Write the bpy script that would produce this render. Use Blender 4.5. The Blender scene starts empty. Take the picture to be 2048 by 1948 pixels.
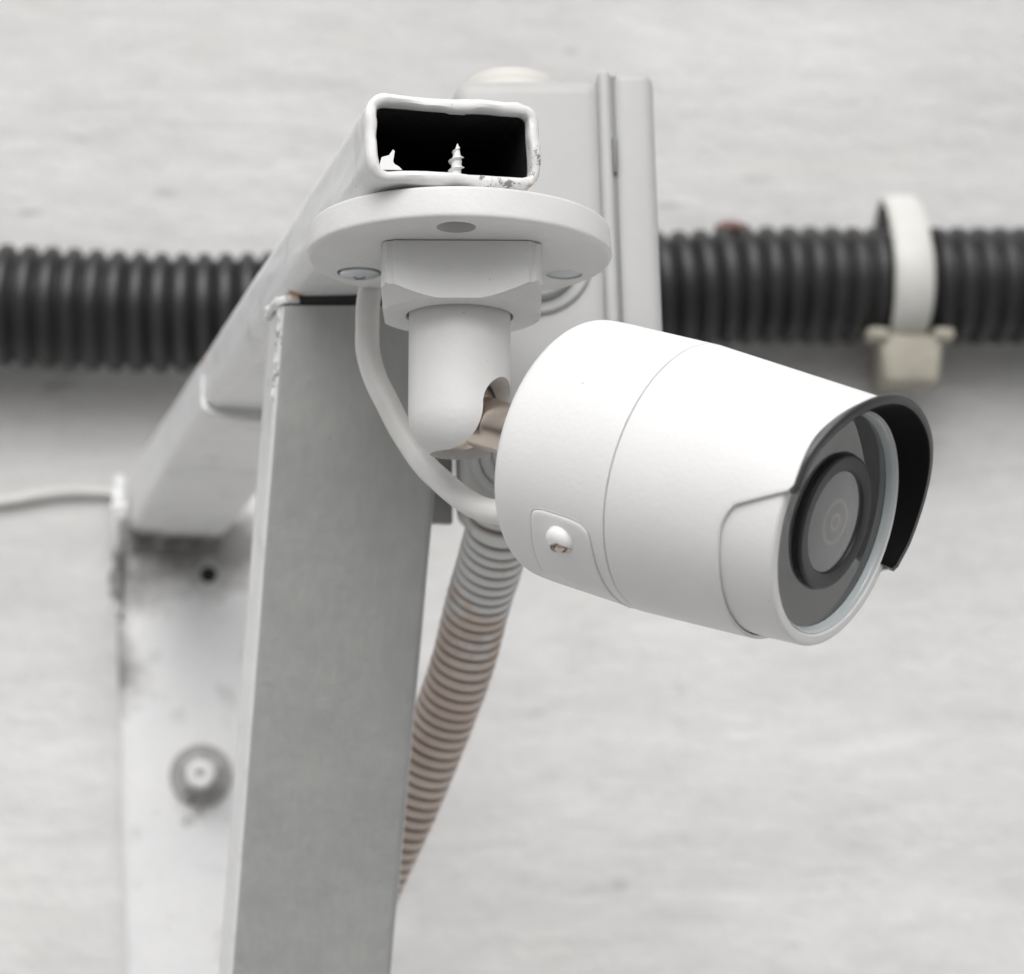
import bpy, bmesh, math, random
from mathutils import Vector, Matrix, noise
R_ = math.radians
MM = 0.001
sc = bpy.context.scene
col = sc.collection

# ------------------------------------------------------------------ camera
cam_d = bpy.data.cameras.new('Camera'); cam = bpy.data.objects.new('Camera', cam_d)
col.objects.link(cam); sc.camera = cam
cam_d.sensor_fit = 'HORIZONTAL'; cam_d.sensor_width = 36.0
cam_d.lens = 4400.0 / 2048.0 * 36.0
cam_d.clip_start = 0.02; cam_d.clip_end = 100.0
YAW, PIT = R_(15.8), R_(9.6)
vd = Vector((math.sin(YAW) * math.cos(PIT), math.cos(YAW) * math.cos(PIT), math.sin(PIT)))
vr = Vector((math.cos(YAW), -math.sin(YAW), 0)); vu = vr.cross(vd)
m = Matrix((vr, vu, -vd)).transposed().to_4x4()
m.translation = Vector((-123.83, -481.30, -138.66)) * MM
cam.matrix_world = m
cam_d.dof.use_dof = True
cam_d.dof.focus_distance = 0.488
cam_d.dof.aperture_fstop = 15.5
cam_d.dof.aperture_blades = 0

# ------------------------------------------------------------------ sky, sun, exposure
SUN_EL, SUN_AZ = R_(46), R_(200)        # azimuth clockwise from +Y
world = bpy.data.worlds.new('World'); sc.world = world; world.use_nodes = True
wn = world.node_tree; wn.nodes.clear()
sky = wn.nodes.new('ShaderNodeTexSky'); sky.sky_type = 'NISHITA'; sky.sun_disc = False
sky.sun_elevation = SUN_EL; sky.sun_rotation = SUN_AZ
sky.air_density = 1.0; sky.dust_density = 6.0; sky.ozone_density = 1.0
hs = wn.nodes.new('ShaderNodeHueSaturation'); hs.inputs['Saturation'].default_value = 0.10   # even grey cloud cover
bg = wn.nodes.new('ShaderNodeBackground'); bg.inputs['Strength'].default_value = 0.09
wo = wn.nodes.new('ShaderNodeOutputWorld')
wn.links.new(sky.outputs[0], hs.inputs['Color']); wn.links.new(hs.outputs[0], bg.inputs[0]); wn.links.new(bg.outputs[0], wo.inputs[0])
sun_d = bpy.data.lights.new('Sun', 'SUN'); sun_d.energy = 1.5; sun_d.angle = R_(52); sun_d.color = (1.0, 0.992, 0.985)
sun = bpy.data.objects.new('Sun', sun_d); col.objects.link(sun)
sdir = Vector((math.sin(SUN_AZ) * math.cos(SUN_EL), math.cos(SUN_AZ) * math.cos(SUN_EL), math.sin(SUN_EL)))
sun.rotation_euler = sdir.to_track_quat('Z', 'Y').to_euler(); sun.location = sdir * 3
vs = sc.view_settings
vs.view_transform = 'Standard'; vs.look = 'None'; vs.gamma = 1.0; vs.use_curve_mapping = False
vs.exposure = 0.10

# ------------------------------------------------------------------ material helpers
class NT:
    def __init__(s, name):
        s.m = bpy.data.materials.new(name); s.m.use_nodes = True
        s.t = s.m.node_tree; s.p = s.t.nodes['Principled BSDF']; s.out = s.t.nodes['Material Output']
        s.tc = s.t.nodes.new('ShaderNodeTexCoord')
    def n(s, kind, **kw):
        x = s.t.nodes.new(kind)
        for k, v in kw.items():
            if k in x.inputs: x.inputs[k].default_value = v
            else: setattr(x, k, v)
        return x
    def l(s, a, b): s.t.links.new(a, b)
    def coords(s, scale=(1, 1, 1), rot=(0, 0, 0)):
        mp = s.n('ShaderNodeMapping'); mp.inputs['Scale'].default_value = scale; mp.inputs['Rotation'].default_value = rot
        s.l(s.tc.outputs['Object'], mp.inputs['Vector']); return mp.outputs[0]
    def noise(s, vec, scale, detail=4, rough=0.55):
        x = s.n('ShaderNodeTexNoise'); x.inputs['Scale'].default_value = scale; x.inputs['Detail'].default_value = detail
        x.inputs['Roughness'].default_value = rough; s.l(vec, x.inputs['Vector']); return x.outputs['Fac']
    def ramp(s, fac, stops):
        x = s.n('ShaderNodeValToRGB'); e = x.color_ramp.elements
        while len(e) < len(stops): e.new(0.5)
        for i, (p, c) in enumerate(stops):
            e[i].position = p; e[i].color = (*c, 1) if not isinstance(c, (int, float)) else (c, c, c, 1)
        s.l(fac, x.inputs[0]); return x.outputs[0]
    def mix(s, fac, a, b, mode='MIX'):
        x = s.n('ShaderNodeMix', data_type='RGBA', blend_type=mode)
        for sock, v in ((x.inputs[0], fac), (x.inputs[6], a), (x.inputs[7], b)):
            if hasattr(v, 'links'): s.l(v, sock)
            elif isinstance(v, (int, float)): sock.default_value = v if sock == x.inputs[0] else (v, v, v, 1)
            else: sock.default_value = (*v, 1)
        return x.outputs[2]
    def mul(s, a, k):
        x = s.n('ShaderNodeMath', operation='MULTIPLY'); s.l(a, x.inputs[0])
        if hasattr(k, 'links'): s.l(k, x.inputs[1])
        else: x.inputs[1].default_value = k
        return x.outputs[0]
    def add(s, a, b):
        x = s.n('ShaderNodeMath', operation='ADD'); s.l(a, x.inputs[0])
        if hasattr(b, 'links'): s.l(b, x.inputs[1])
        else: x.inputs[1].default_value = b
        return x.outputs[0]
    def bump(s, h, dist, strength=1.0):
        x = s.n('ShaderNodeBump'); x.inputs['Distance'].default_value = dist; x.inputs['Strength'].default_value = strength
        s.l(h, x.inputs['Height']); s.l(x.outputs[0], s.p.inputs['Normal'])
    def near(s, pts, r):
        """1 close to any of the given object-space points (mm), 0 beyond r (mm)"""
        acc = None
        for p in pts:
            x = s.n('ShaderNodeVectorMath', operation='DISTANCE'); s.l(s.tc.outputs['Object'], x.inputs[0]); x.inputs[1].default_value = Vector(p) * MM
            mr = s.n('ShaderNodeMapRange'); mr.inputs['From Min'].default_value = r * MM; mr.inputs['From Max'].default_value = 0.0
            s.l(x.outputs['Value'], mr.inputs['Value'])
            if acc is None: acc = mr.outputs[0]
            else:
                mx = s.n('ShaderNodeMath', operation='MAXIMUM'); s.l(acc, mx.inputs[0]); s.l(mr.outputs[0], mx.inputs[1]); acc = mx.outputs[0]
        return acc
    def base(s, c):
        if hasattr(c, 'links'): s.l(c, s.p.inputs['Base Color'])
        else: s.p.inputs['Base Color'].default_value = (*c, 1)
    def rough(s, r):
        if hasattr(r, 'links'): s.l(r, s.p.inputs['Roughness'])
        else: s.p.inputs['Roughness'].default_value = r

def mat_camera_white():
    t = NT('camera_powder_coat'); v = t.coords()
    big = t.noise(v, 45, 3)
    c = t.mix(t.ramp(big, [(0.35, 0.0), (0.7, 1.0)]), (0.83, 0.83, 0.825), (0.795, 0.795, 0.785))
    speck = t.noise(v, 900, 2); gate = t.noise(v, 70, 2)
    s1 = t.mul(t.ramp(speck, [(0.755, 0.0), (0.775, 1.0)]), t.ramp(gate, [(0.52, 0.0), (0.62, 1.0)]))
    t.base(t.mix(s1, c, (0.22, 0.21, 0.20)))
    t.rough(0.42); t.p.inputs['Specular IOR Level'].default_value = 0.35
    t.bump(t.noise(v, 900, 3), 0.00012, 0.55); return t.m

def mat_mount_white():
    t = NT('mount_powder_coat'); v = t.coords()
    big = t.noise(v, 60, 4)
    c = t.mix(t.ramp(big, [(0.3, 0.0), (0.7, 1.0)]), (0.755, 0.755, 0.75), (0.70, 0.70, 0.69))
    speck = t.noise(v, 650, 2); gate = t.noise(v, 60, 2)
    s1 = t.mul(t.ramp(speck, [(0.73, 0.0), (0.76, 1.0)]), t.ramp(gate, [(0.5, 0.0), (0.6, 1.0)]))
    t.base(t.mix(s1, c, (0.2, 0.19, 0.18)))
    t.rough(0.45); t.p.inputs['Specular IOR Level'].default_value = 0.35
    t.bump(t.noise(v, 800, 3), 0.00014, 0.55); return t.m

def mat_steel_paint(name, ca, cb, chips=0.66, strokes=(1, 0.08, 1), worn=None, rusty=None, shade_grime=None, bumps=0.45):
    t = NT(name); v = t.coords(); vs_ = t.coords(strokes)
    big = t.noise(v, 28, 5); st = t.noise(vs_, 420, 4)
    f = t.add(t.mul(big, 0.7), t.mul(st, 0.3))
    c = t.mix(t.ramp(f, [(0.35, 0.0), (0.68, 1.0)]), ca, cb)
    ch = t.noise(v, 330, 5, 0.65); gate = t.noise(v, 55, 3)
    mask = t.mul(t.ramp(ch, [(chips, 0.0), (chips + 0.03, 1.0)]), t.ramp(gate, [(0.5, 0.0), (0.58, 1.0)]))
    c = t.mix(mask, c, (0.13, 0.125, 0.12))
    if shade_grime:
        gm = t.mul(t.ramp(t.add(t.mul(t.near(shade_grime[0], shade_grime[1]), 0.6), t.mul(t.noise(v, 70, 5, 0.65), 0.75)), [(0.42, 0.0), (0.78, 1.0)]), 0.9)
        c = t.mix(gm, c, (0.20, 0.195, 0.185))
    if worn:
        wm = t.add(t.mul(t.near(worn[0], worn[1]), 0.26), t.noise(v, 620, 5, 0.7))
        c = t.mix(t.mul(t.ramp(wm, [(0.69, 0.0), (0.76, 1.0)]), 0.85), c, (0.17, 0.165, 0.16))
    if rusty:
        rm = t.add(t.mul(t.near(rusty[0], rusty[1]), 0.5), t.noise(v, 300, 3))
        c = t.mix(t.mul(t.ramp(rm, [(0.72, 0.0), (0.9, 1.0)]), 0.8), c, (0.45, 0.27, 0.12))
    t.base(c)
    t.rough(0.38); t.p.inputs['Specular IOR Level'].default_value = 0.4
    t.bump(t.add(t.mul(st, 0.5), t.mul(t.noise(v, 160, 4), 1.0)), 0.0005, bumps); return t.m

def mat_plain(name, c, rough=0.5, metal=0.0, spec=0.5, nscale=0, nd=0.0, var=None, vscale=60):
    t = NT(name); v = t.coords()
    if var: t.base(t.mix(t.ramp(t.noise(v, vscale, 4), [(0.35, 0.0), (0.7, 1.0)]), c, var))
    else: t.base(c)
    t.rough(rough); t.p.inputs['Metallic'].default_value = metal; t.p.inputs['Specular IOR Level'].default_value = spec
    if nscale: t.bump(t.noise(v, nscale, 3), nd, 0.6)
    return t.m

def mat_wall():
    t = NT('painted_plaster_wall')
    v = t.coords((1, 1, 1)); h = t.coords((0.34, 1, 1.15), (0, R_(7), 0)); g = t.coords((0.26, 1, 1.25), (0, R_(-3), 0))
    a = t.noise(h, 20, 5, 0.6); b = t.noise(g, 95, 5, 0.7); e = t.noise(v, 7, 4); gr = t.noise(v, 170, 4, 0.7)
    f = t.add(t.add(t.mul(a, 0.3), t.mul(b, 0.35)), t.add(t.mul(e, 0.2), t.mul(gr, 0.15)))
    c = t.mix(t.ramp(f, [(0.38, 0.0), (0.62, 1.0)]), (0.565, 0.56, 0.56), (0.735, 0.735, 0.733))
    warm = t.ramp(t.noise(h, 24, 4), [(0.5, 0.0), (0.72, 1.0)])
    c = t.mix(t.mul(warm, 0.45), c, (0.63, 0.625, 0.59))
    pink = t.ramp(t.noise(g, 31, 4), [(0.55, 0.0), (0.72, 1.0)])
    c = t.mix(t.mul(pink, 0.5), c, (0.60, 0.58, 0.58))
    pits = t.mul(t.ramp(t.noise(g, 75, 3), [(0.67, 0.0), (0.77, 1.0)]), 0.7)
    t.base(t.mix(pits, c, (0.32, 0.31, 0.305)))
    t.rough(0.85); t.p.inputs['Specular IOR Level'].default_value = 0.2
    t.bump(t.add(t.add(t.mul(a, 0.6), t.mul(b, 0.5)), t.mul(gr, 0.35)), 0.006, 0.36); return t.m

def mat_glass():
    t = NT('window_glass'); t.t.nodes.remove(t.p)
    fr = t.n('ShaderNodeFresnel'); fr.inputs['IOR'].default_value = 2.05
    tr = t.n('ShaderNodeBsdfTransparent'); tr.inputs[0].default_value = (0.90, 0.91, 0.91, 1)
    gl = t.n('ShaderNodeBsdfGlossy'); gl.inputs['Roughness'].default_value = 0.03
    mx = t.n('ShaderNodeMixShader'); t.l(fr.outputs[0], mx.inputs[0]); t.l(tr.outputs[0], mx.inputs[1]); t.l(gl.outputs[0], mx.inputs[2])
    t.l(mx.outputs[0], t.out.inputs[0]); return t.m

def mat_brown():
    t = NT('weathered_beige_conduit'); v = t.coords()
    at = t.n('ShaderNodeAttribute', attribute_name='groove')
    big = t.noise(v, 60, 3)
    c = t.mix(t.ramp(big, [(0.4, 0.0), (0.6, 1.0)]), (0.63, 0.53, 0.465), (0.72, 0.63, 0.57))
    # overspray of grey wall paint on the upper end
    sep = t.n('ShaderNodeSeparateXYZ'); t.l(t.tc.outputs['Object'], sep.inputs[0])
    mr = t.n('ShaderNodeMapRange'); mr.inputs['From Min'].default_value = -0.075; mr.inputs['From Max'].default_value = 0.03
    t.l(sep.outputs['Z'], mr.inputs['Value'])
    pn = t.n('ShaderNodeMath', operation='ADD'); t.l(mr.outputs[0], pn.inputs[0]); t.l(t.mul(t.noise(v, 75, 5, 0.65), 1.75), pn.inputs[1])
    patch = t.ramp(pn.outputs[0], [(0.98, 0.0), (1.0, 1.0)])
    pm = t.n('ShaderNodeMath', operation='SUBTRACT'); t.l(pn.outputs[0], pm.inputs[0]); pm.inputs[1].default_value = 1.30
    pc = t.n('ShaderNodeMath', operation='MULTIPLY'); pc.use_clamp = True; t.l(pm.outputs[0], pc.inputs[0]); pc.inputs[1].default_value = 5
    c = t.mix(pc.outputs[0], c, (0.74, 0.75, 0.745))
    c = t.mix(at.outputs['Fac'], c, (0.15, 0.095, 0.07))  # grooves darkened: dirt plus the shade between ribs, painted together
    t.base(c); t.rough(0.55); return t.m

def mat_lens():
    t = NT('lens_glass'); sep = t.n('ShaderNodeVectorMath', operation='LENGTH'); t.l(t.tc.outputs['Object'], sep.inputs[0])
    d = t.mul(sep.outputs['Value'], 1000.0)
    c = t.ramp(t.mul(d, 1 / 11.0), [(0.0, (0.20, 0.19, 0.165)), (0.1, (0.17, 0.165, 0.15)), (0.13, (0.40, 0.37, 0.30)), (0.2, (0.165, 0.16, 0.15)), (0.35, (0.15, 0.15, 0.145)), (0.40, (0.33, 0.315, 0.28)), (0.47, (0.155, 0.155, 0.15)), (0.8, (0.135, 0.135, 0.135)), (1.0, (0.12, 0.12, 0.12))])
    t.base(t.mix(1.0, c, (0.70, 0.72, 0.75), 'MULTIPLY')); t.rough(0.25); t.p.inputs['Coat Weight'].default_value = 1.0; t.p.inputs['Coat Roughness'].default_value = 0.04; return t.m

M = dict(
    cam=mat_camera_white(), mount=mat_mount_white(),
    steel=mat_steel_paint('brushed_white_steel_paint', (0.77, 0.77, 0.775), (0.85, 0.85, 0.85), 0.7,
        shade_grime=([(-26 + 9, 448 - 478, -6 + 100), (-5 + 9, 452 - 478, -5 + 100), (15 + 9, 452 - 478, -6 + 100), (-29 + 9, 450 - 478, -22 + 100), (-32 + 9, 470 - 478, -60 + 100)], 26.0),  # soft dark patches at the rail joint: arm's shadow painted in, with grime
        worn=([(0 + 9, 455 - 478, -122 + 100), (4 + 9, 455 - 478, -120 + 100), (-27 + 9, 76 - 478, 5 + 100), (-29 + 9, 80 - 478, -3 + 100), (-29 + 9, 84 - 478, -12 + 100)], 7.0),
        rusty=([(-26 + 9, 74 - 478, 8 + 100), (-29 + 9, 225 - 478, 24 + 100), (10 + 9, -26 - 478, 7.6 + 100)], 5.0)),
    grey=mat_steel_paint('shaded_front_steel_paint', (0.365, 0.375, 0.368), (0.45, 0.455, 0.438), 0.72, (1, 1, 0.08), bumps=0.8),  # darker copy of the bracket paint, with the front face's shade in its colour
    lip=mat_steel_paint('thick_white_end_paint', (0.78, 0.78, 0.775), (0.87, 0.87, 0.865), 0.68, (1, 1, 1),
        worn=([(-1 + 9, -30 - 478, 8 + 100), (3 + 9, -30 - 478, 8 + 100), (10.5 + 9, -29 - 478, 9.5 + 100), (10.5 + 9, -29 - 478, 16 + 100)], 6.0), rusty=([(8.5 + 9, -28 - 478, 7.5 + 100)], 4.0)),
    bolt=mat_steel_paint('worn_grey_bolt_paint', (0.30, 0.295, 0.29), (0.52, 0.515, 0.51), 0.58, (1, 1, 1)),
    inside=mat_plain('dark_steel_shade', (0.016, 0.016, 0.018), 0.45, 0, 0.5, 300, 0.0006, (0.03, 0.026, 0.024), 60),  # near black for the tube hollow; also stands in for brace gap shade
    wall=mat_wall(),
    boxp=mat_plain('grey_box_plastic', (0.51, 0.51, 0.51), 0.45, 0, 0.4, 700, 0.00005, (0.48, 0.48, 0.475)),
    seam=mat_plain('grey_seam_seal', (0.22, 0.22, 0.22), 0.6),
    boxg=mat_plain('grey_rubber_grommet', (0.50, 0.50, 0.50), 0.6, 0, 0.3),
    ivory=mat_plain('ivory_rubber_grommet', (0.66, 0.65, 0.61), 0.6, 0, 0.3),
    black=mat_plain('black_corrugated_plastic', (0.018, 0.018, 0.019), 0.42, 0, 0.5, 120, 0.0004, (0.03, 0.03, 0.03), 40),
    blackp=mat_plain('black_visor_plastic', (0.045, 0.045, 0.046), 0.38, 0, 0.5, 900, 0.00008, (0.05, 0.05, 0.05), 120),
    lining=mat_plain('matt_black_visor_lining', (0.006, 0.006, 0.006), 0.8, 0, 0.15),
    dark=mat_plain('dark_lens_plastic', (0.022, 0.022, 0.023), 0.4),
    face=mat_plain('grey_face_plate', (0.70, 0.70, 0.70), 0.6, 0, 0.3, 0, 0, (0.74, 0.74, 0.74), 200),
    bevel=mat_plain('pale_glass_seat', (0.56, 0.60, 0.61), 0.2, 0, 0.6),
    nickel=mat_plain('nickel_plated_brass', (0.64, 0.56, 0.49), 0.30, 1.0, 0.5, 0, 0, (0.56, 0.48, 0.41), 90),
    zinc=mat_plain('zinc_plated_screw', (0.62, 0.65, 0.67), 0.35, 0.6, 0.5),
    cable=mat_plain('grey_white_cable_jacket', (0.79, 0.785, 0.775), 0.42, 0, 0.45, 200, 0.0003, (0.70, 0.685, 0.655), 45),
    clip=mat_plain('pale_grey_clip_plastic', (0.66, 0.66, 0.64), 0.5, 0, 0.4, 0, 0, (0.60, 0.59, 0.55), 60),
    clipb=mat_plain('yellowed_clip_base', (0.40, 0.38, 0.32), 0.6, 0, 0.3, 0, 0, (0.30, 0.28, 0.23), 60),
    glass=mat_glass(), brown=mat_brown(), lens=mat_lens(),
    shade=mat_plain('hole_bottom_shade', (0.10, 0.098, 0.09), 0.8),
    hole=mat_plain('dark_hole', (0.012, 0.012, 0.012), 0.8),
    rust=mat_plain('rusty_smear', (0.22, 0.12, 0.10), 0.8),
    ground=mat_plain('pale_concrete_ground', (0.30, 0.30, 0.298), 0.9, 0, 0.2, 0, 0, (0.26, 0.26, 0.258), 2),
)

# ------------------------------------------------------------------ mesh helpers (all input in millimetres, world space)
ROOT = {}
def thing(name, loc, label, cat, group=None):
    o = bpy.data.objects.new(name, None); o.empty_display_size = 0.01; col.objects.link(o)
    o.location = Vector(loc) * MM; o['label'] = label; o['category'] = cat
    if group: o['group'] = group
    ROOT[o] = Vector(loc); return o

def link(name, bm, mat, parent=None, origin=None, smooth=35, label=None, cat=None, kind=None, mats=None):
    """one mesh object; its own origin sits at `origin` (world mm)"""
    me = bpy.data.meshes.new(name)
    org = Vector(origin) if origin is not None else (ROOT[parent] if parent in ROOT else Vector())
    bmesh.ops.recalc_face_normals(bm, faces=bm.faces)
    for v in bm.verts: v.co = (v.co - org) * MM
    bm.to_mesh(me); bm.free()
    for mt in (mats or [mat]): me.materials.append(mt)
    if smooth:
        me.polygons.foreach_set('use_smooth', [True] * len(me.polygons)); me.set_sharp_from_angle(angle=R_(smooth))
    o = bpy.data.objects.new(name, me); col.objects.link(o)
    ROOT[o] = org
    if parent is not None:
        o.parent = parent; o.location = (org - ROOT[parent]) * MM
    else: o.location = org * MM
    if label: o['label'] = label
    if cat: o['category'] = cat
    if kind: o['kind'] = kind
    return o

def grid_faces(bm, rows, closed_u=True, closed_v=False):
    """rows: list of lists of BMVerts"""
    nr = len(rows); nc = len(rows[0])
    for i in range(nr if closed_v else nr - 1):
        a, b = rows[i], rows[(i + 1) % nr]
        for j in range(nc if closed_u else nc - 1):
            q = (a[j], a[(j + 1) % nc], b[(j + 1) % nc], b[j])
            if len(set(q)) == 4:
                try: bm.faces.new(q)
                except ValueError: pass

def lathe(profile, origin, axis, up=None, n=128, closed=False, bm=None):
    """profile [(s, r)] along axis; r=0 makes a pole"""
    bm = bm or bmesh.new(); origin = Vector(origin); axis = Vector(axis).normalized()
    e1 = (Vector(up) if up is not None else axis.orthogonal()).normalized(); e1 = (e1 - axis * e1.dot(axis)).normalized(); e2 = axis.cross(e1)
    rows = []
    for s, r in profile:
        if r < 1e-6:
            v = bm.verts.new(origin + axis * s); rows.append([v])
        else:
            rows.append([bm.verts.new(origin + axis * s + (e1 * math.cos(2 * math.pi * k / n) + e2 * math.sin(2 * math.pi * k / n)) * r) for k in range(n)])
    pairs = list(zip(rows, rows[1:])) + ([(rows[-1], rows[0])] if closed else [])
    for a, b in pairs:
        for j in range(n):
            if len(a) == 1 and len(b) == 1: continue
            if len(a) == 1: bm.faces.new((a[0], b[j], b[(j + 1) % n]))
            elif len(b) == 1: bm.faces.new((a[j], a[(j + 1) % n], b[0]))
            else: bm.faces.new((a[j], a[(j + 1) % n], b[(j + 1) % n], b[j]))
    return bm

def fillet(pts, r, n=5):
    """round the inner corners of an open (s, r) polyline; r number or list"""
    out = [pts[0]]
    for i in range(1, len(pts) - 1):
        a, b, c = Vector(pts[i - 1]), Vector(pts[i]), Vector(pts[i + 1])
        rr = r[i] if isinstance(r, (list, tuple)) else r
        d1, d2 = (a - b), (c - b); l = min(rr, d1.length * .49, d2.length * .49)
        if l < 1e-4: out.append(tuple(b)); continue
        p0, p1 = b + d1.normalized() * l, b + d2.normalized() * l
        for k in range(n + 1):
            t = k / n; out.append(tuple(p0 * (1 - t) ** 2 + b * 2 * t * (1 - t) + p1 * t ** 2))
    out.append(pts[-1]); return out

def rrect(w, h, r, n=6, seg=1):
    """rounded rectangle outline, counter-clockwise, centred; seg = points per straight side"""
    pts = []
    cs = [(w / 2 - r, h / 2 - r, 0), (-w / 2 + r, h / 2 - r, 90), (-w / 2 + r, -h / 2 + r, 180), (w / 2 - r, -h / 2 + r, 270)]
    for i, (cx, cy, a0) in enumerate(cs):
        for k in range(n + 1):
            a = R_(a0 + 90 * k / n); pts.append((cx + r * math.cos(a), cy + r * math.sin(a)))
        if seg > 1:
            nx, ny, na = cs[(i + 1) % 4]; a = R_(a0 + 90)
            p = pts[-1]; q = (nx + r * math.cos(R_(na)), ny + r * math.sin(R_(na)))
            for k in range(1, seg): pts.append((p[0] + (q[0] - p[0]) * k / seg, p[1] + (q[1] - p[1]) * k / seg))
    return pts

def catmull(pts, step):
    P = [Vector(p) for p in pts]; P = [P[0] * 2 - P[1]] + P + [P[-1] * 2 - P[-2]]
    dense = []
    for i in range(1, len(P) - 2):
        for k in range(60):
            t = k / 60; a, b, c, d = P[i - 1], P[i], P[i + 1], P[i + 2]
            dense.append(0.5 * ((2 * b) + (c - a) * t + (2 * a - 5 * b + 4 * c - d) * t * t + (3 * b - a - 3 * c + d) * t ** 3))
    dense.append(P[-2])
    out = [dense[0]]; acc = 0.0
    for a, b in zip(dense, dense[1:]):
        L = (b - a).length; pos = step - acc
        while pos <= L: out.append(a.lerp(b, pos / L)); pos += step
        acc = (acc + L) % step
    return out

def sweep(path, rad, n=32, cap=True, attr=None, squash=None):
    """tube along path; rad(i, arc, ang) -> radius"""
    bm = bmesh.new(); lay = bm.verts.layers.float.new('groove') if attr else None
    T = [(path[min(i + 1, len(path) - 1)] - path[max(i - 1, 0)]).normalized() for i in range(len(path))]
    e1 = T[0].orthogonal().normalized(); rows = []; arc = 0
    for i, p in enumerate(path):
        if i: arc += (p - path[i - 1]).length
        e1 = (e1 - T[i] * e1.dot(T[i])).normalized(); e2 = T[i].cross(e1); row = []
        for k in range(n):
            a = 2 * math.pi * k / n; v = bm.verts.new(p + (e1 * math.cos(a) + e2 * math.sin(a)) * rad(i, arc, a))
            if lay: v[lay] = attr(i, arc, a)
            row.append(v)
        rows.append(row)
    grid_faces(bm, rows)
    if cap:
        bm.faces.new(rows[0]); bm.faces.new(rows[-1])
    return bm

def rbox(x0, x1, y0, y1, z0, z1, r=1.0, seg=3, rot=None, piv=(0, 0, 0), bm=None):
    b = bmesh.new(); vs_ = [b.verts.new((x, y, z)) for x in (x0, x1) for y in (y0, y1) for z in (z0, z1)]
    for f in ((0, 1, 3, 2), (4, 6, 7, 5), (0, 4, 5, 1), (2, 3, 7, 6), (0, 2, 6, 4), (1, 5, 7, 3)): b.faces.new([vs_[i] for i in f])
    bmesh.ops.recalc_face_normals(b, faces=b.faces)
    if r: bmesh.ops.bevel(b, geom=list(b.edges), offset=r, segments=seg, profile=0.5, affect='EDGES')
    if rot is not None: bmesh.ops.rotate(b, verts=b.verts, cent=piv, matrix=rot)
    if bm is None: return b
    me = bpy.data.meshes.new('tmp'); b.to_mesh(me); b.free(); bm.from_mesh(me); bpy.data.meshes.remove(me); return bm

def bool_op(bm, cutters):
    """bm (op) each cutter [(bmesh, 'DIFFERENCE'|'INTERSECT'|'UNION')] -> new bmesh"""
    def mk(b):
        bmesh.ops.recalc_face_normals(b, faces=b.faces)
        me = bpy.data.meshes.new('tmp'); b.to_mesh(me); b.free(); o = bpy.data.objects.new('tmp', me); col.objects.link(o); return o
    base = mk(bm); cs = []
    for c, op in cutters:
        o = mk(c); cs.append(o); md = base.modifiers.new('b', 'BOOLEAN'); md.operation = op; md.object = o; md.solver = 'EXACT'
    bpy.context.view_layer.update()
    dg = bpy.context.evaluated_depsgraph_get(); me = bpy.data.meshes.new_from_object(base.evaluated_get(dg))
    out = bmesh.new(); out.from_mesh(me)
    for o in [base] + cs:
        dm = o.data; bpy.data.objects.remove(o); bpy.data.meshes.remove(dm)
    bpy.data.meshes.remove(me)
    return out

def smooth01(t): t = max(0.0, min(1.0, t)); return t * t * (3 - 2 * t)
def fbm(p, f): return noise.fractal(Vector(p) * f, 1.0, 2.0, 4)

# ------------------------------------------------------------------ setting: wall and ground
WALL_Y, WALL_K = 499.0, 0.194          # the wall runs a little askew to the bracket arm
def wall_y(x): return WALL_Y - WALL_K * x
WN = Vector((WALL_K, 1, 0)).normalized(); WT = Vector((1, -WALL_K, 0)).normalized()   # into the wall, along the wall
bm = bmesh.new()
q = [bm.verts.new(p) for p in ((-5000, wall_y(-5000), -2600), (7000, wall_y(7000), -2600), (7000, wall_y(7000), 2600), (-5000, wall_y(-5000), 2600))]; bm.faces.new(q)
link('wall', bm, M['wall'], kind='structure', smooth=0)
bm = bmesh.new()
q = [bm.verts.new(p) for p in ((-14000, 8000, -2604), (-14000, -14000, -2604), (14000, -14000, -2604), (14000, 8000, -2604))]; bm.faces.new(q)
link('ground', bm, M['ground'], kind='structure', smooth=0)

# ------------------------------------------------------------------ steel bracket
br = thing('steel_bracket', (-9, 478, -100), 'white painted steel bracket of square tubes holding the security camera', 'bracket')
AX0, AX1, AZ0, AZ1, AY0 = -29.0, 10.6, 7.7, 27.5, -29.7
acx, acz = (AX0 + AX1) / 2, (AZ0 + AZ1) / 2
roll = R_(1.8)
def arm_ring(bm, y, w, h, r, jig=0.0, yj=0.0, seg=10):
    row = []
    for (a, b) in rrect(w, h, r, 6, seg):
        nx = fbm((a, b, y * .2 + 3), 0.16) * jig; nz = fbm((b, a, y * .2 + 9), 0.16) * jig
        ny = fbm((a, b, 17), 0.22) * yj
        x, z = a * math.cos(roll) - b * math.sin(roll), a * math.sin(roll) + b * math.cos(roll)
        row.append(bm.verts.new((acx + x + nx, y + ny, acz + z + nz)))
    return row
W_, H_ = AX1 - AX0, AZ1 - AZ0
bm = bmesh.new(); rows = []
ys = [AY0 + 1.6 + i * 3.0 for i in range(0, 175)]
for y in reversed(ys): rows.append(arm_ring(bm, y, W_, H_, 4.8, 0.22))
grid_faces(bm, rows)
arm = link('arm', bm, M['steel'], br)
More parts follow.
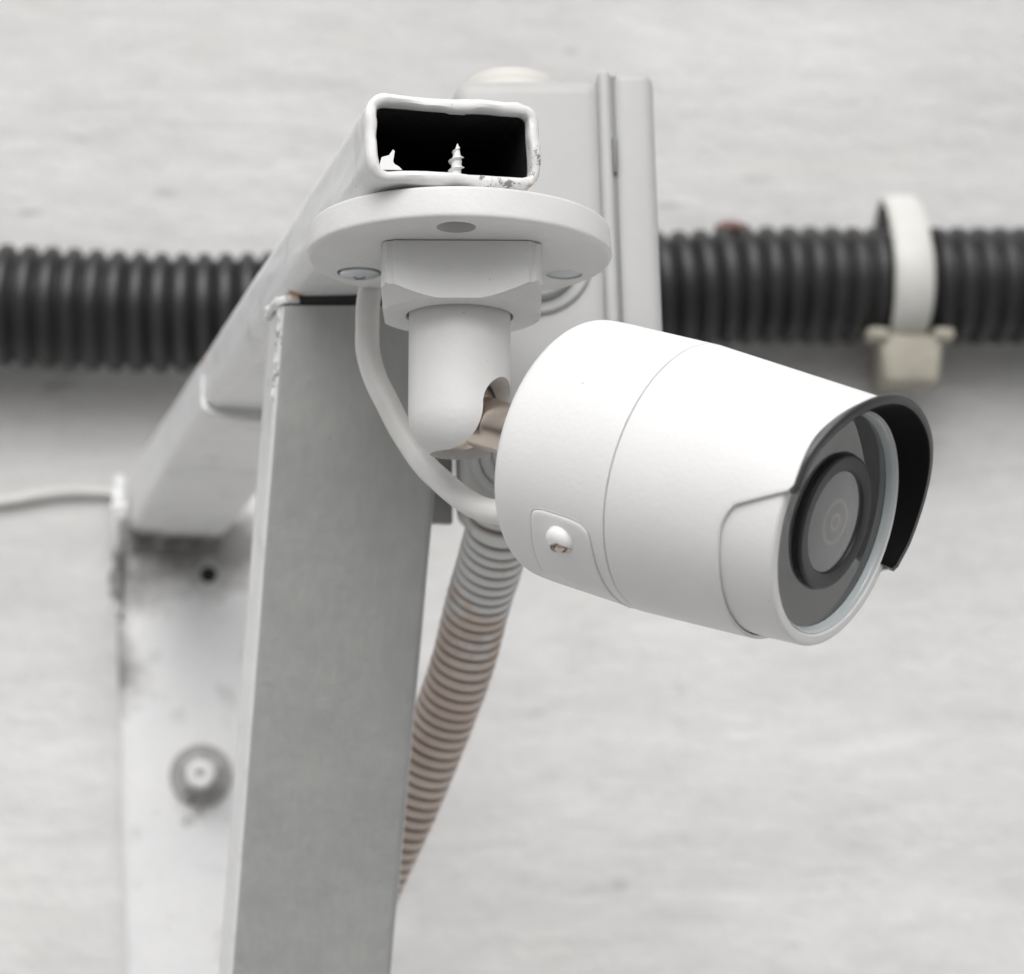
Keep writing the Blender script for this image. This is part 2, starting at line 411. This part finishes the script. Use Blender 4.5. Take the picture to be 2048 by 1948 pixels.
# rolled-over, thickly painted end of the tube
bm = bmesh.new(); rows = []
T = 2.5
for k, (dy, inset) in enumerate(((2.2, -0.05), (1.1, -0.12), (0.4, 0.12), (0.0, 0.55), (-0.25, 1.2), (-0.1, 1.9), (0.3, 2.3), (1.0, 2.45), (3.6, 2.45))):
    rows.append(arm_ring(bm, AY0 + dy, W_ - 2 * inset, H_ - 2 * inset, max(1.6, 4.8 - inset * 1.15), 0.6 if 1 < k < 8 else 0.3, 0.5))
grid_faces(bm, rows); link('tube_end', bm, M['lip'], arm)
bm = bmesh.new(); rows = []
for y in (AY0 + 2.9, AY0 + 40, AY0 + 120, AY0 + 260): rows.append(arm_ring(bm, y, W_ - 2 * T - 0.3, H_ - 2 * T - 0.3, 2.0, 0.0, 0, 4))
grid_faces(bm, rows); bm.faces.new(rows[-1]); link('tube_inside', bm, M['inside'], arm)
# torn flake of paint in the lower left corner of the opening
bm = bmesh.new()
pts = [(-26.3, 9.6), (-25.4, 12.6), (-24.6, 12.9), (-23.8, 13.2), (-22.9, 14.6), (-22.5, 14.3), (-22.9, 11.8), (-22.6, 11.2), (-21.6, 10.7), (-20.9, 10.0)]
fr = [bm.verts.new((x, AY0 + 0.2 + 0.12 * (z - 9), z)) for x, z in pts]; bk = [bm.verts.new((x, AY0 + 0.8 + 0.12 * (z - 9), z)) for x, z in pts]
bm.faces.new(fr); bm.faces.new(bk[::-1])
for i in range(len(pts)):
    j = (i + 1) % len(pts); bm.faces.new((fr[i], bk[i], bk[j], fr[j]))
link('paint_flake', bm, M['lip'], arm)
# brace: rectangular tube leaning back towards the wall
bm = bmesh.new(); rows = []
def brace_ring(z, jit=0.12):
    y0 = 65 + 0.375 * (-z); row = []
    for (a, b) in rrect(43.6, 21.5, 2.3, 5, 6):
        x = -7.5 + a; y = y0 + 6.0 + 10.75 + b - a * 12 / 43
        row.append(bm.verts.new((x + fbm((a, b, z), .05) * jit, y + fbm((b, z, a), .05) * jit, z)))
    return row
for i in range(0, 110): rows.append(brace_ring(4.6 - i * 4.0))
grid_faces(bm, rows)
bm.faces.ensure_lookup_table(); bm.normal_update()
bmesh.ops.recalc_face_normals(bm, faces=bm.faces)
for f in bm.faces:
    if f.normal.y < -0.72 and f.normal.z < 0.5: f.material_index = 1  # outward face takes the darker copy, its shade put into the colour
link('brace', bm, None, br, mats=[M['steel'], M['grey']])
# dark filler added to paint the shade in the gap between brace and arm
bm = bmesh.new(); rows = []
for z in (2.0, 7.9):
    rows.append([bm.verts.new((-7.5 + a, 65 + 0.375 * (-z) + 6.0 + 10.75 + b - a * 12 / 43, z)) for a, b in rrect(40.6, 18.6, 3.0, 4, 2)])
grid_faces(bm, rows); link('brace_gap_shade', bm, M['inside'], br)
# lumpy welds
def weld(pts, r, seed):
    random.seed(seed); path = catmull(pts, 0.7); b = sweep(path, lambda i, s, a: r * (0.8 + 0.10 * math.sin(s * 1.3 / r + seed) + 0.7 * fbm((s / r, math.cos(a) * 1.5, seed), .4)), 12)
    link('weld_bead', b, M['steel'], br)
weld([(-29, 96, 7.0), (-29.3, 84, 6.6), (-28.6, 77, 6.2), (-26, 75.6, 6.8), (-24.0, 75.0, 7.2)], 1.7, 3)
weld([(-28.9, 78, 7.5), (-29, 79, 2), (-28.8, 81, -6), (-29, 84.5, -14), (-29, 86, -19)], 0.9, 8)
weld([(-29.2, 226, 9.5), (-27, 224.5, 6.0), (-20, 224, 4.0), (-9, 224, 3.4), (4, 224, 3.8), (10, 225, 7)], 1.1, 5)
weld([(-30, 488, 27), (-31.5, 476, 20), (-32.5, 464, 10), (-33, 458, 0), (-33.5, 456, -10), (-33, 456, -22), (-32.5, 457, -36)], 2.5, 12)
weld([(-30, 453, -5), (-22, 452, -6), (-10, 452, -6), (4, 452, -6), (12, 453, -6)], 2.2, 15)
# gusset sleeve below the arm next to the wall rail
bm = bmesh.new(); rows = []
for k in range(0, 26):
    t = k / 25; y = 226 + t * 262; zb = 4.2 - 8.5 * smooth01(t * 1.1); row = []
    h = AZ1 - 6 - zb
    for (a, b) in rrect(W_ + 0.8, h, 4.5, 5, 4): row.append(bm.verts.new((acx - 0.2 + a, y, zb + h / 2 + b)))
    rows.append(row)
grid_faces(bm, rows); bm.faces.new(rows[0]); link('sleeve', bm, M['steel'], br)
# wall rail, slightly twisted and out of plumb
rotR = Matrix.Rotation(R_(-3.2), 3, 'Y') @ Matrix.Rotation(R_(-9), 3, 'Z')
bm = rbox(-31, 36, 454, 498, -420, 16, 5.0, 4, rotR, (0, 478, 0))
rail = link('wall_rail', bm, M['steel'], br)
def on_rail(x, z, off=0):
    v = rotR @ Vector((x, 454 - 478 - off, z)); return v + Vector((0, 478, 0))
rn = rotR @ Vector((0, -1, 0)); rup = rotR @ Vector((0, 0, 1))
c = on_rail(8.4, -19); link('bolt_hole', lathe([(0.0, 0), (0.25, 3.3), (0.0, 3.6)], c, rn, n=32), M['hole'], br, origin=c)
c = on_rail(2.6, -104)
wash = link('washer', lathe(fillet([(0, 0.1), (0.0, 13.2), (2.2, 13.2), (2.2, 0.1)], 0.5, 3), c, rn, n=48), M['bolt'], br, origin=c)
nut = lathe(fillet([(2.0, 0.1), (2.0, 9.3), (9.0, 9.3), (10.0, 7.6), (10.0, 0.1)], [0, .4, .6, .6, 0], 3), c, rn, rup, n=6)
link('nut', nut, M['bolt'], wash, origin=c, smooth=25)
link('stud', lathe(fillet([(9, 0.1), (9, 5.8), (17.5, 5.8), (18.6, 4.8), (18.6, 2.2), (17.4, 1.6), (17.4, 0.05)], 0.4, 3), c, rn, n=32), M['lip'], wash, origin=c)
link('stud_recess', lathe([(17.6, 0), (17.6, 2.0)], c, rn, n=24), M['bolt'], wash, origin=c)

# ------------------------------------------------------------------ security camera
SX, SY = 0.0, 1.0                                   # axis of the mount
camo = thing('security_camera', (SX, SY, 8), 'white bullet security camera with black visor hanging from a round base plate', 'security camera')
Z0 = (SX, SY, -0.9); UP = (0, 0, 1)
pl = bmesh.new(); lathe(fillet([(7.4, 0), (7.4, 35.0), (0.0, 35.6), (0.0, 0)], [0, 0.9, 1.3, 0], 6), Z0, UP, n=192, bm=pl)
holes = [(-20.3, 18.0, 5.4), (-7.7, -25.6, 4.4), (27.2, 6.4, 4.3)]
cut = []
for x, y, r in holes:
    cut.append((lathe(fillet([(-2, 0), (-2, r), (9 if y < 0 else 1.6, r), (9 if y < 0 else 1.6, 0)], 0), (x, y, -0.9), UP, n=40), 'DIFFERENCE'))
plate = link('base_plate', bool_op(pl, cut), M['mount'], camo, smooth=30)
# washer-head screw (left) and flush screw (right) from below
c = (-20.3, 18.0, -0.9)
s1 = bool_op(lathe(fillet([(2.5, 0), (0.6, 0), (0.6, 4.7), (-0.5, 4.7), (-1.0, 3.0), (-1.4, 1.6), (-1.5, 0)][1:], 0.3, 3), c, UP, n=48),
             [(rbox(c[0] - 1.9, c[0] + 1.9, c[1] - 0.45, c[1] + 0.45, -3.2, -1.6, 0, rot=Matrix.Rotation(R_(30), 3, 'Z'), piv=c), 'DIFFERENCE'),
              (rbox(c[0] - 0.45, c[0] + 0.45, c[1] - 1.9, c[1] + 1.9, -3.2, -1.6, 0, rot=Matrix.Rotation(R_(30), 3, 'Z'), piv=c), 'DIFFERENCE')])
link('screw', s1, M['zinc'], plate, origin=c)
c = (27.2, 6.4, -0.7)
link('screw', lathe(fillet([(2.0, 0), (2.0, 4.2), (0.2, 4.2), (-0.1, 2.5), (-0.15, 0)], 0.3, 3), c, UP, n=40), M['zinc'], plate, origin=c)
link('screw_hole_shade', lathe([(0, 0), (0, 4.4)], (-7.7, -25.6, 4.0), UP, n=32), M['shade'], plate, origin=(-7.7, -25.6, 2.6))  # dark disc added to paint the shade inside the open hole
# square lock nut with a cone-chamfered lower edge
VY = R_(-15.0)
b0 = bmesh.new(); rows = []
pl_ = [(16.2, 18.2), (18.2, 16.2), (18.2, -16.2), (16.2, -18.2), (-16.2, -18.2), (-18.2, -16.2), (-18.2, 16.2), (-16.2, 18.2)]
rz = Matrix.Rotation(VY, 3, 'Z')
for z in (-0.25, -13.5): rows.append([b0.verts.new(rz @ Vector((a, b, z)) + Vector((SX + 0.6, SY, -0.9))) for a, b in pl_])
grid_faces(b0, rows); b0.faces.new(rows[0]); b0.faces.new(rows[1])
bmesh.ops.bevel(b0, geom=[e for e in b0.edges if abs(e.verts[0].co.z - e.verts[1].co.z) > 1], offset=1.0, segments=3, affect='EDGES')
nutb = bool_op(b0, [(lathe([(1, 0), (1, 23.9), (-0.2, 23.9), (-0.9, 24.6), (-9.3, 24.6), (-13.7, 18.4), (-13.7, 0)], Z0, UP, n=160), 'INTERSECT'),
                    (lathe([(-20, 0), (-20, 12.5), (-10, 12.5), (-10, 0)], Z0, UP, n=96), 'DIFFERENCE')])
def soften(o, w, ang):
    md = o.modifiers.new('edge', 'BEVEL'); md.width = w * MM; md.segments = 3; md.limit_method = 'ANGLE'; md.angle_limit = R_(ang); md.use_clamp_overlap = True; md.harden_normals = True
soften(link('lock_nut', nutb, M['mount'], camo, smooth=30), 0.55, 22)
# stem with domed end and a slot for the ball joint
BALL = Vector((0, 2.0, -37.5)); RS = 11.8; ZC = -37.2
AXI = Vector((0.607, -0.723, -0.329)).normalized()
TV = AXI.cross(Vector((0, 0, 1))).normalized(); WV = TV.cross(AXI)
prof = [(-10.0, 0), (-10.0, RS)] + [(-16 - i * 3.0, RS) for i in range(7)] + [(ZC - RS * math.sin(R_(a)), RS * math.cos(R_(a))) for a in range(0, 90, 5)] + [(ZC - RS, 0)]
hz = Vector((0.735, -0.678, 0)).normalized(); pz = Vector((-hz.y, hz.x, 0)); SC = Vector((SX, SY, ZC))
SW = 6.7; ZT = -36.6
slab = bmesh.new()
vv = [slab.verts.new(SC + hz * h + pz * p + Vector((0, 0, z - ZC))) for h in (0.0, 30) for p in (-SW, SW) for z in (-60, ZT - 0.0)]
for f in ((0, 1, 3, 2), (4, 6, 7, 5), (0, 4, 5, 1), (2, 3, 7, 6), (0, 2, 6, 4), (1, 5, 7, 3)): slab.faces.new([vv[i] for i in f])
stem = bool_op(lathe(prof, (SX, SY, 0), UP, n=128), [
    (lathe([(-9.7, 0)] + [(9.7 * math.sin(R_(a)), 9.7 * math.cos(R_(a))) for a in range(-80, 90, 10)] + [(9.7, 0)], SC, UP, n=64), 'DIFFERENCE'),
    (slab, 'DIFFERENCE'),
    (lathe([(-40, 0), (-40, SW), (0, SW), (0, 0)], SC + Vector((0, 0, 0)), UP, n=64), 'DIFFERENCE'),
    (lathe([(1.5, 0), (1.5, SW), (30, SW), (30, 0)], SC + Vector((0, 0, ZT - ZC)), hz, n=64), 'DIFFERENCE')])
link('stem', stem, M['mount'], camo, smooth=32)
ball = link('ball_joint', lathe([(-8.6, 0)] + [(8.6 * math.sin(R_(a)), 8.6 * math.cos(R_(a))) for a in range(-85, 90, 5)] + [(8.6, 0)], SC, UP, n=64), M['nickel'], camo, origin=SC)
link('joint_rod', lathe(fillet([(4, 0), (4, 6.0), (34, 6.0), (34, 0)], 0.2, 2), BALL, AXI, n=64), M['nickel'], ball, origin=BALL)

def surf(k, s, r):
    a = R_(k); return BALL + AXI * s + (TV * math.cos(a) + WV * math.sin(a)) * r
def r_shell(s):
    if s < 63.5: return 29.62 + 0.08 * (s - 36) / 27.5
    return 29.7 - (s - 63.5) * 0.0665
# rear housing
prof = fillet([(33.2, 0.05), (33.2, 27.8), (34.9, 29.35), (38.5, 29.62), (63.3, r_shell(63.0)), (63.42, r_shell(63) - 0.3), (63.42, 20)], [0, 2.0, 1.6, 1.5, .15, .1, 0], 6)
rear = link('rear_housing', lathe(prof, BALL, AXI, WV, n=256), M['cam'], camo, origin=BALL + AXI * 47)
# front shell with the lower cut-out; upper part runs on as the sun visor
K0, K1 = 7.8, 194.0; KC = (K0 + K1) / 2
def s_front(k):
    half = (K1 - K0) / 2; d = abs(k - KC)
    return 104.6 + 3.9 * smooth01((half - d) / 75) - 0.5 * (1 - smooth01((half - d) / 2.5))
def s_edge(k):
    k = (k - KC + 180) % 360 - 180 + KC           # k in KC-180 .. KC+180
    half = (K1 - K0) / 2; d = abs(k - KC)
    if d <= half: return s_front(k) - 2.7 * (0.35 + 0.65 * smooth01((half - d) / 30))
    e = d - half; s00 = s_front(K0) - 2.7 * .35    # degrees past the visor end
    if e < 12: return s00 - (s00 - 92.6) * (e / 12)
    if e < 26:
        t = (e - 12) / 14; return 92.6 - 2.3 * (1 - (1 - t) ** 2.2)
    return 90.3
NK = 1080
ks = [KC - 180 + 360 * i / NK for i in range(NK)]
bm = bmesh.new(); rows = []
for i in range(0, 2):
    rows.append([bm.verts.new(surf(k, 63.66 + 0.14 * i, r_shell(63.66) - (0.3 if i == 0 else 0))) for k in ks])
for i in range(1, 25):
    t = i / 24; rows.append([bm.verts.new(surf(k, 63.9 + (s_edge(k) - 0.35 - 63.9) * t, r_shell(63.9 + (s_edge(k) - 63.9) * t))) for k in ks])
for ds, dr in ((-0.1, 0.08), (0.0, 0.35), (0.0, 0.85)):
    rows.append([bm.verts.new(surf(k, s_edge(k) + ds, r_shell(s_edge(k)) - dr)) for k in ks])
rows.append([bm.verts.new(surf(k, 86, r_shell(86) - 0.85)) for k in ks])
grid_faces(bm, rows); link('front_shell', bm, M['cam'], camo, origin=BALL + AXI * 80, smooth=45)
link('seam_gasket', lathe([(62.8, 28.6), (62.8, 29.15), (64.4, 29.15), (64.4, 28.6)], BALL, AXI, WV, n=192), M['seam'], camo, origin=BALL + AXI * 63.5)
# inner barrel with the front ring
prof = fillet([(84, 26.9), (93, 26.75), (101.2, 26.2), (101.9, 25.7), (101.9, 23.75), (101.2, 23.45), (96.0, 23.45)], [0, 1, .5, .5, .3, .2, 0], 4)
inner = link('inner_barrel', lathe(prof, BALL, AXI, WV, n=224), M['cam'], camo, origin=BALL + AXI * 95)
link('glass_seat', lathe(fillet([(101.5, 23.42), (101.0, 22.9), (99.5, 22.5), (99.1, 22.4)], .3), BALL, AXI, WV, n=160), M['bevel'], inner, origin=BALL + AXI * 96)
link('face_plate', lathe([(99.3, 0), (99.3, 22.6)], BALL, AXI, WV, n=128), M['face'], inner, origin=BALL + AXI * 96.3)
link('lens_barrel', lathe(fillet([(99.2, 14.6), (99.7, 14.6), (99.7, 14.05), (100.1, 14.05), (100.1, 14.3), (100.9, 14.2), (101.2, 13.7), (100.9, 11.0), (100.3, 10.7), (100.3, 10)], 0.12, 2), BALL, AXI, WV, n=128), M['dark'], inner, origin=BALL + AXI * 98)
link('lens', lathe([(100.75, 0), (100.73, 2), (100.65, 5), (100.5, 8), (100.3, 10.75)], BALL, AXI, WV, n=96), M['lens'], inner, origin=BALL + AXI * 100.75)
pane = link('window_pane', lathe([(99.6, 14.2), (99.6, 22.45)], BALL, AXI, WV, n=128), M['glass'], inner, origin=BALL + AXI * 96.7)
# black visor lip
bm = bmesh.new(); rows = []; NV = 300
def visor_prof(k):
    half = (K1 - K0) / 2; d = abs(k - KC); u = smooth01((half - d) / 16)
    s0 = s_edge(k) - 0.2; s1 = s_front(k)
    ro = r_shell(s0) + 0.1; rf = ro + 1.35 * u + 0.15
    ri = rf - 2.5; back = 101.0
    return [(102.05, 23.65), (back, 24.5), (back, 26.15), (s0, ro - 0.85), (s0, ro), (s1 - 0.7, rf), (s1 - 0.2, rf - 0.15), (s1, rf - 0.6), (s1, ri + 0.5), (s1 - 0.2, ri + 0.12), (s1 - 0.7, ri)]
for i in range(NV + 1):
    k = K0 - 0.3 + (K1 - K0 + 0.6) * i / NV
    rows.append([bm.verts.new(surf(k, s, r)) for s, r in visor_prof(k)])
grid_faces(bm, rows); bm.faces.new(rows[0]); bm.faces.new(rows[-1])
bmesh.ops.recalc_face_normals(bm, faces=bm.faces)
for f in bm.faces:
    c = f.calc_center_median() - BALL; rad = c - AXI * c.dot(AXI)
    if f.normal.dot(rad.normalized()) < -0.3: f.material_index = 1
link('visor', bm, None, camo, origin=BALL + AXI * 104, smooth=40, mats=[M['blackp'], M['lining']])
# service cover let into the rear housing, with a hooded screw boss
def patch_pts(n=10):
    """outline in (k, s)"""
    c = [(-67, 42.2), (-40, 44.2), (-31, 44.9), (-28.6, 47.0), (-28.4, 50), (-28.6, 55.2), (-30, 58.3), (-35, 60.0), (-54, 60.5), (-68, 60.6), (-82, 60.4), (-96, 59)]
    return c
op = [Vector((a, b, 0)) for a, b in patch_pts()]
path2 = []
for i in range(len(op) - 1):
    a, b_, c_, d_ = op[max(i - 1, 0)], op[i], op[i + 1], op[min(i + 2, len(op) - 1)]
    for j in range(8):
        t = j / 8; path2.append(0.5 * ((2 * b_) + (c_ - a) * t + (2 * a - 5 * b_ + 4 * c_ - d_) * t * t + (3 * b_ - a - 3 * c_ + d_) * t ** 3))
path2.append(op[-1])
# outline groove: thin dark-sided channel ridge, and the raised cover
cen = Vector((-62, 52, 0)); bm = bmesh.new(); rows = []
outline = path2 + [Vector((-100, 54, 0)), Vector((-98, 48, 0)), Vector((-84, 44, 0))]
for sc_, h in ((1.0, -0.30), (0.985, 0.16), (0.965, 0.30), (0.92, 0.36), (0.6, 0.38), (0.3, 0.38)):
    row = []
    for p in outline:
        qk = cen + (p - cen) * sc_ if sc_ > .9 else cen + (p - cen) * sc_
        fade = 1 - smooth01((-qk.x - 60) / 22)
        row.append(bm.verts.new(surf(qk.x, qk.y, r_shell(qk.y) + (h * fade + 0.02 if h > 0 else h))))
    rows.append(row)
grid_faces(bm, rows); bm.faces.new(rows[-1])
cover = link('service_cover', bm, M['cam'], rear, origin=surf(-50, 52, 29.6), smooth=60)
bm = sweep([surf(p.x, p.y, r_shell(p.y) - 0.02) for p in path2 if p.x > -90], lambda i, s, a: 0.17, 8)
link('cover_joint', bm, M['boxg'], cover, origin=surf(-50, 52, 29.6))
bk, bs = -40.0, 52.0
bc = surf(bk, bs, 29.3); bn = (surf(bk, bs, 30) - surf(bk, bs, 29)).normalized()
down = (Vector((0, 0, -1)) + AXI * 0.1); down = (down - bn * down.dot(bn)).normalized()
dome = lathe([(-0.6, 0), (-0.6, 3.4), (0.4, 3.35), (1.2, 3.2), (1.8, 2.95), (2.4, 2.4), (2.8, 1.6), (2.95, 0)], bc, bn, n=48)
cutb = lathe([(-1.0, 0), (-1.0, 2.3), (7, 2.3), (7, 0)], bc + bn * 1.6 + down * 1.5, down + bn * 0.6, n=32)
hood = link('screw_boss', bool_op(dome, [(cutb, 'DIFFERENCE')]), M['cam'], cover, origin=bc, smooth=40)
sc2 = bc + bn * 0.9 + down * 1.7
link('screw', bool_op(lathe(fillet([(-1, 0), (-1, 1.9), (0.8, 1.9), (1.0, 0)], 0.3, 3), sc2, down * 0.7 + bn * 0.7, n=24),
     [(rbox(sc2.x - .35, sc2.x + .35, sc2.y - 3, sc2.y + 3, sc2.z - 3, sc2.z - .4, 0), 'DIFFERENCE')]), M['nickel'], cover, origin=sc2)
# signal cable
cp = [(-13.0, 40, 12), (-13.6, 36, 6), (-14.2, 34, 0), (-15.0, 33, -4.7), (-15.1, 33, -9.9), (-15.1, 32, -16.7), (-13.4, 31, -23.4), (-10.6, 29, -30.1), (-7.6, 27, -36.9), (-3.3, 23, -45.1), (0.1, 19, -49.9), (3.8, 13, -55.0), (7.1, 6, -58.6), (10.5, -2.5, -60.6), (14.5, -11, -61.8), (19, -17, -62.2)]
link('signal_cable', sweep(catmull(cp, 0.8), lambda i, s, a: 2.95 + 0.07 * fbm((s, math.cos(a), 2), .12), 28), M['cable'], camo, origin=(-10, 30, -30))

# ------------------------------------------------------------------ screw tip inside the open tube
sp = Vector((-8.4, -27.6, 9.2))
path = [Vector((-8.4 + 0.02 * i / 4, -27.6, 9.2 + i * 0.1)) for i in range(0, 86)]
def srad(i, s, a):
    t = s / 8.5; core = 1.15 if t < 0.5 else 1.15 * max(0.0, 1 - (t - 0.5) / 0.5) ** 0.8 + 0.05
    core += 0.9 * max(0, 0.16 - t) / 0.16 * 0.8
    ph = (s / 2.3 - a / (2 * math.pi)) % 1.0; th = max(0, 1 - abs(ph - 0.5) / 0.16)
    return core + th * 0.75 * min(1, max(0, (1 - t) * 3.0)) * min(1, t * 6)
scr = link('screw', sweep(path, srad, 32), M['lip'], None, origin=sp, smooth=50, label='white painted screw tip poking up inside the open tube end', cat='screw')

# ------------------------------------------------------------------ junction box
jb = thing('junction_box', (40, 98, -57), 'light grey plastic junction box behind the camera mount', 'junction box')
rj = Matrix.Rotation(R_(-12), 3, 'Z') @ Matrix.Rotation(R_(-1.6), 3, 'Y'); pj = (15, 53, 5)
link('body', rbox(14.9, 55.0, 53, 100, -48.5, 67.2, 5.0, 5, rj, pj), M['boxp'], jb)
link('body_rim', rbox(53.4, 56.9, 51.4, 101.6, -49.9, 68.8, 1.7, 4, rj, pj), M['boxp'], jb)
link('gasket', rbox(55.6, 58.8, 52.6, 100.4, -48.5, 67.4, 0.8, 2, rj, pj), M['seam'], jb)
link('lid', rbox(57.05, 68.4, 51.6, 101.4, -49.7, 68.4, 3.2, 5, rj, pj), M['boxp'], jb)
link('lid_latch', rbox(56.7, 57.7, 51.3, 53.0, 40, 50, 0.3, 2, rj, pj), M['seam'], jb)
c = rj @ (Vector((35, 53.2, 17.5)) - Vector(pj)) + Vector(pj)
link('grommet', lathe(fillet([(-1, 15.6), (1.0, 15.6), (1.6, 14.8), (1.6, 12.6), (0.9, 12.2), (3.8, 11.6), (4.4, 10.9), (4.4, 8.4), (3.8, 8.0), (6.6, 7.6), (7.0, 7.0), (7.0, 0)], 0.3, 3), c, rj @ Vector((0, -1, 0)), n=80), M['boxg'], jb, origin=c)
c = rj @ (Vector((27.5, 53.2, -36)) - Vector(pj)) + Vector(pj)
link('grommet', lathe(fillet([(-1, 10.6), (1.0, 10.6), (1.6, 10.0), (1.6, 8.4), (0.9, 8.2), (3.8, 7.6), (4.4, 7.0), (4.4, 5.4), (3.8, 5.2), (6.6, 4.8), (7.0, 4.2), (7.0, 0)], 0.3, 3), c, rj @ Vector((0, -1, 0)), n=80), M['boxg'], jb, origin=c)
c = (35.0, 74, 66.4)
link('grommet', lathe(fillet([(-1, 16.6), (3.2, 16.4), (3.7, 15.9), (3.7, 14.6), (6.2, 14.4), (6.7, 13.9), (6.7, 12.6), (8.4, 12.2), (8.9, 11.4), (8.9, 0)], 0.3, 3), c, UP, n=80), M['ivory'], jb, origin=c)
link('mounting_plate', rbox(15.2, 23.6, 92, 95, -47, 30, 0.8, 2), M['boxp'], jb)
jb.location.y += 7 * MM; jb.location.z -= 0.8 * MM

# ------------------------------------------------------------------ weathered beige conduit below the box
bp = [(31.0, 74, -44), (31.3, 78, -49.5), (31.9, 87, -56), (32.2, 105, -69), (32.0, 122, -85), (29.8, 138, -101), (25.0, 155, -122), (17.0, 172, -148), (10.5, 183, -176), (4, 192, -215), (0, 198, -260)]
PB = 3.75; NBs = 10
def bprof(s):
    ph = (s / PB) % 1.0; return smooth01(1 - abs(ph - 0.5) / 0.25)
link('flexible_conduit', sweep(catmull(bp, PB / NBs), lambda i, s, a: 9.1 - 1.15 * bprof(s) + 0.12 * fbm((s, math.cos(a), math.sin(a)), .3), 40, attr=lambda i, s, a: bprof(s)), M['brown'], None, origin=(31.5, 82, -54), smooth=60,
     label='brownish beige ribbed conduit running down from the junction box', cat='conduit')

# ------------------------------------------------------------------ black corrugated conduit along the wall
kp = [(-460, 561, 112), (-280, 526, 108), (-160, 502, 104), (-84, 487.5, 102.3), (1.6, 471, 100.3), (100, 452, 106), (208, 431, 115.5), (248, 423, 118.5), (310, 411, 119.8), (370, 399, 121), (480, 378, 123), (640, 347, 126)]
PK = 9.75
def kprof(s):
    ph = (s / PK) % 1.0
    return smooth01((0.5 - abs(ph - 0.5)) * 2.9)
kb = sweep(catmull(kp, PK / 12), lambda i, s, a: 22.9 + 3.8 * kprof(s + 0.5 * math.sin(s * .013)) + 0.25 * fbm((s, math.cos(a), 5), .03), 64)
kc = link('corrugated_conduit', kb, M['black'], None, origin=(100, 470, 100), smooth=60, label='thick black corrugated conduit running along the white wall', cat='conduit')
bm = bmesh.new(); bmesh.ops.create_icosphere(bm, subdivisions=3, radius=1)
for v in bm.verts: v.co = Vector((237 + v.co.x * 8.5, 425 + v.co.y * 6, 145.0 + v.co.z * 3 + 0.8 * fbm(v.co * 3, 1)))
link('rust_blob', bm, M['rust'], kc, origin=(237, 425, 146))

# ------------------------------------------------------------------ clip holding the black conduit
CC = Vector((312.5, 410.6, 119.8))
cl = thing('conduit_clip', CC + WN * 26, 'pale grey plastic clip strapped round the black conduit', 'conduit clip')
def clip_p(u, v, z): return CC + WT * u + WN * v + Vector((0, 0, z))
bm = bmesh.new(); rows = []
for i in range(0, 57):
    a = R_(-66) + (R_(248) - R_(-66)) * i / 56         # angle in the cross-section, 0 = away from the wall
    stretch = 1 + 0.40 * max(0, math.sin(a)) ** 2
    row = []
    for (w, t) in ((-9.3, 0.0), (-8.8, 1.2), (-7.4, 2.0), (7.4, 2.0), (8.8, 1.2), (9.3, 0.0), (8.5, -1.0), (-8.5, -1.0)):
        rr = (28.4 + t); row.append(bm.verts.new(clip_p(w * (0.87 + 0.1 * math.cos(a)), -rr * math.cos(a), rr * math.sin(a) * stretch)))
    rows.append(row)
grid_faces(bm, rows); bm.faces.new(rows[0]); bm.faces.new(rows[-1])
link('strap', bm, M['clip'], cl, smooth=50)
rotc = Matrix.Rotation(-math.atan(WALL_K), 3, 'Z')
def cbox(u0, u1, v0, v1, z0, z1, r):
    b = rbox(u0, u1, v0, v1, z0, z1, r, 3)
    for v in b.verts: v.co = clip_p(*v.co)
    return b
link('ear', cbox(-20.5, -10.0, -22, -12, -31.0, -24.5, 2.6), M['clipb'], cl)
link('ear', cbox(9.5, 19.5, -22, -12, -30.5, -24.0, 2.6), M['clipb'], cl)
b = rbox(-15, 15, -20, -2, -50, -27, 3.5, 4)
for v in b.verts:
    k = (v.co.z + 50) / 23; v.co.x *= 0.80 + 0.2 * k; v.co = clip_p(*v.co)
base = link('clip_base', b, M['clipb'], cl)
link('standoff', cbox(-8, 8, -4, 27.5, -44, -30, 2.0), M['clipb'], cl)

# ------------------------------------------------------------------ thin white cable on the wall, left of the bracket
wp = [(-420, 577, 2), (-200, 534.5, 10), (-110, 517, 14.5), (-80, 511.3, 18.2), (-58.5, 507, 22.2), (-41, 503.8, 23.3), (-29, 501.5, 22.6), (-12, 497, 21)]
link('wall_cable', sweep(catmull(wp, 2.0), lambda i, s, a: 2.1 + 0.3 * fbm((s, a, 1), .06), 16), M['cable'], None, origin=(-80, 511, 18), label='thin white cable running along the wall left of the bracket', cat='cable')
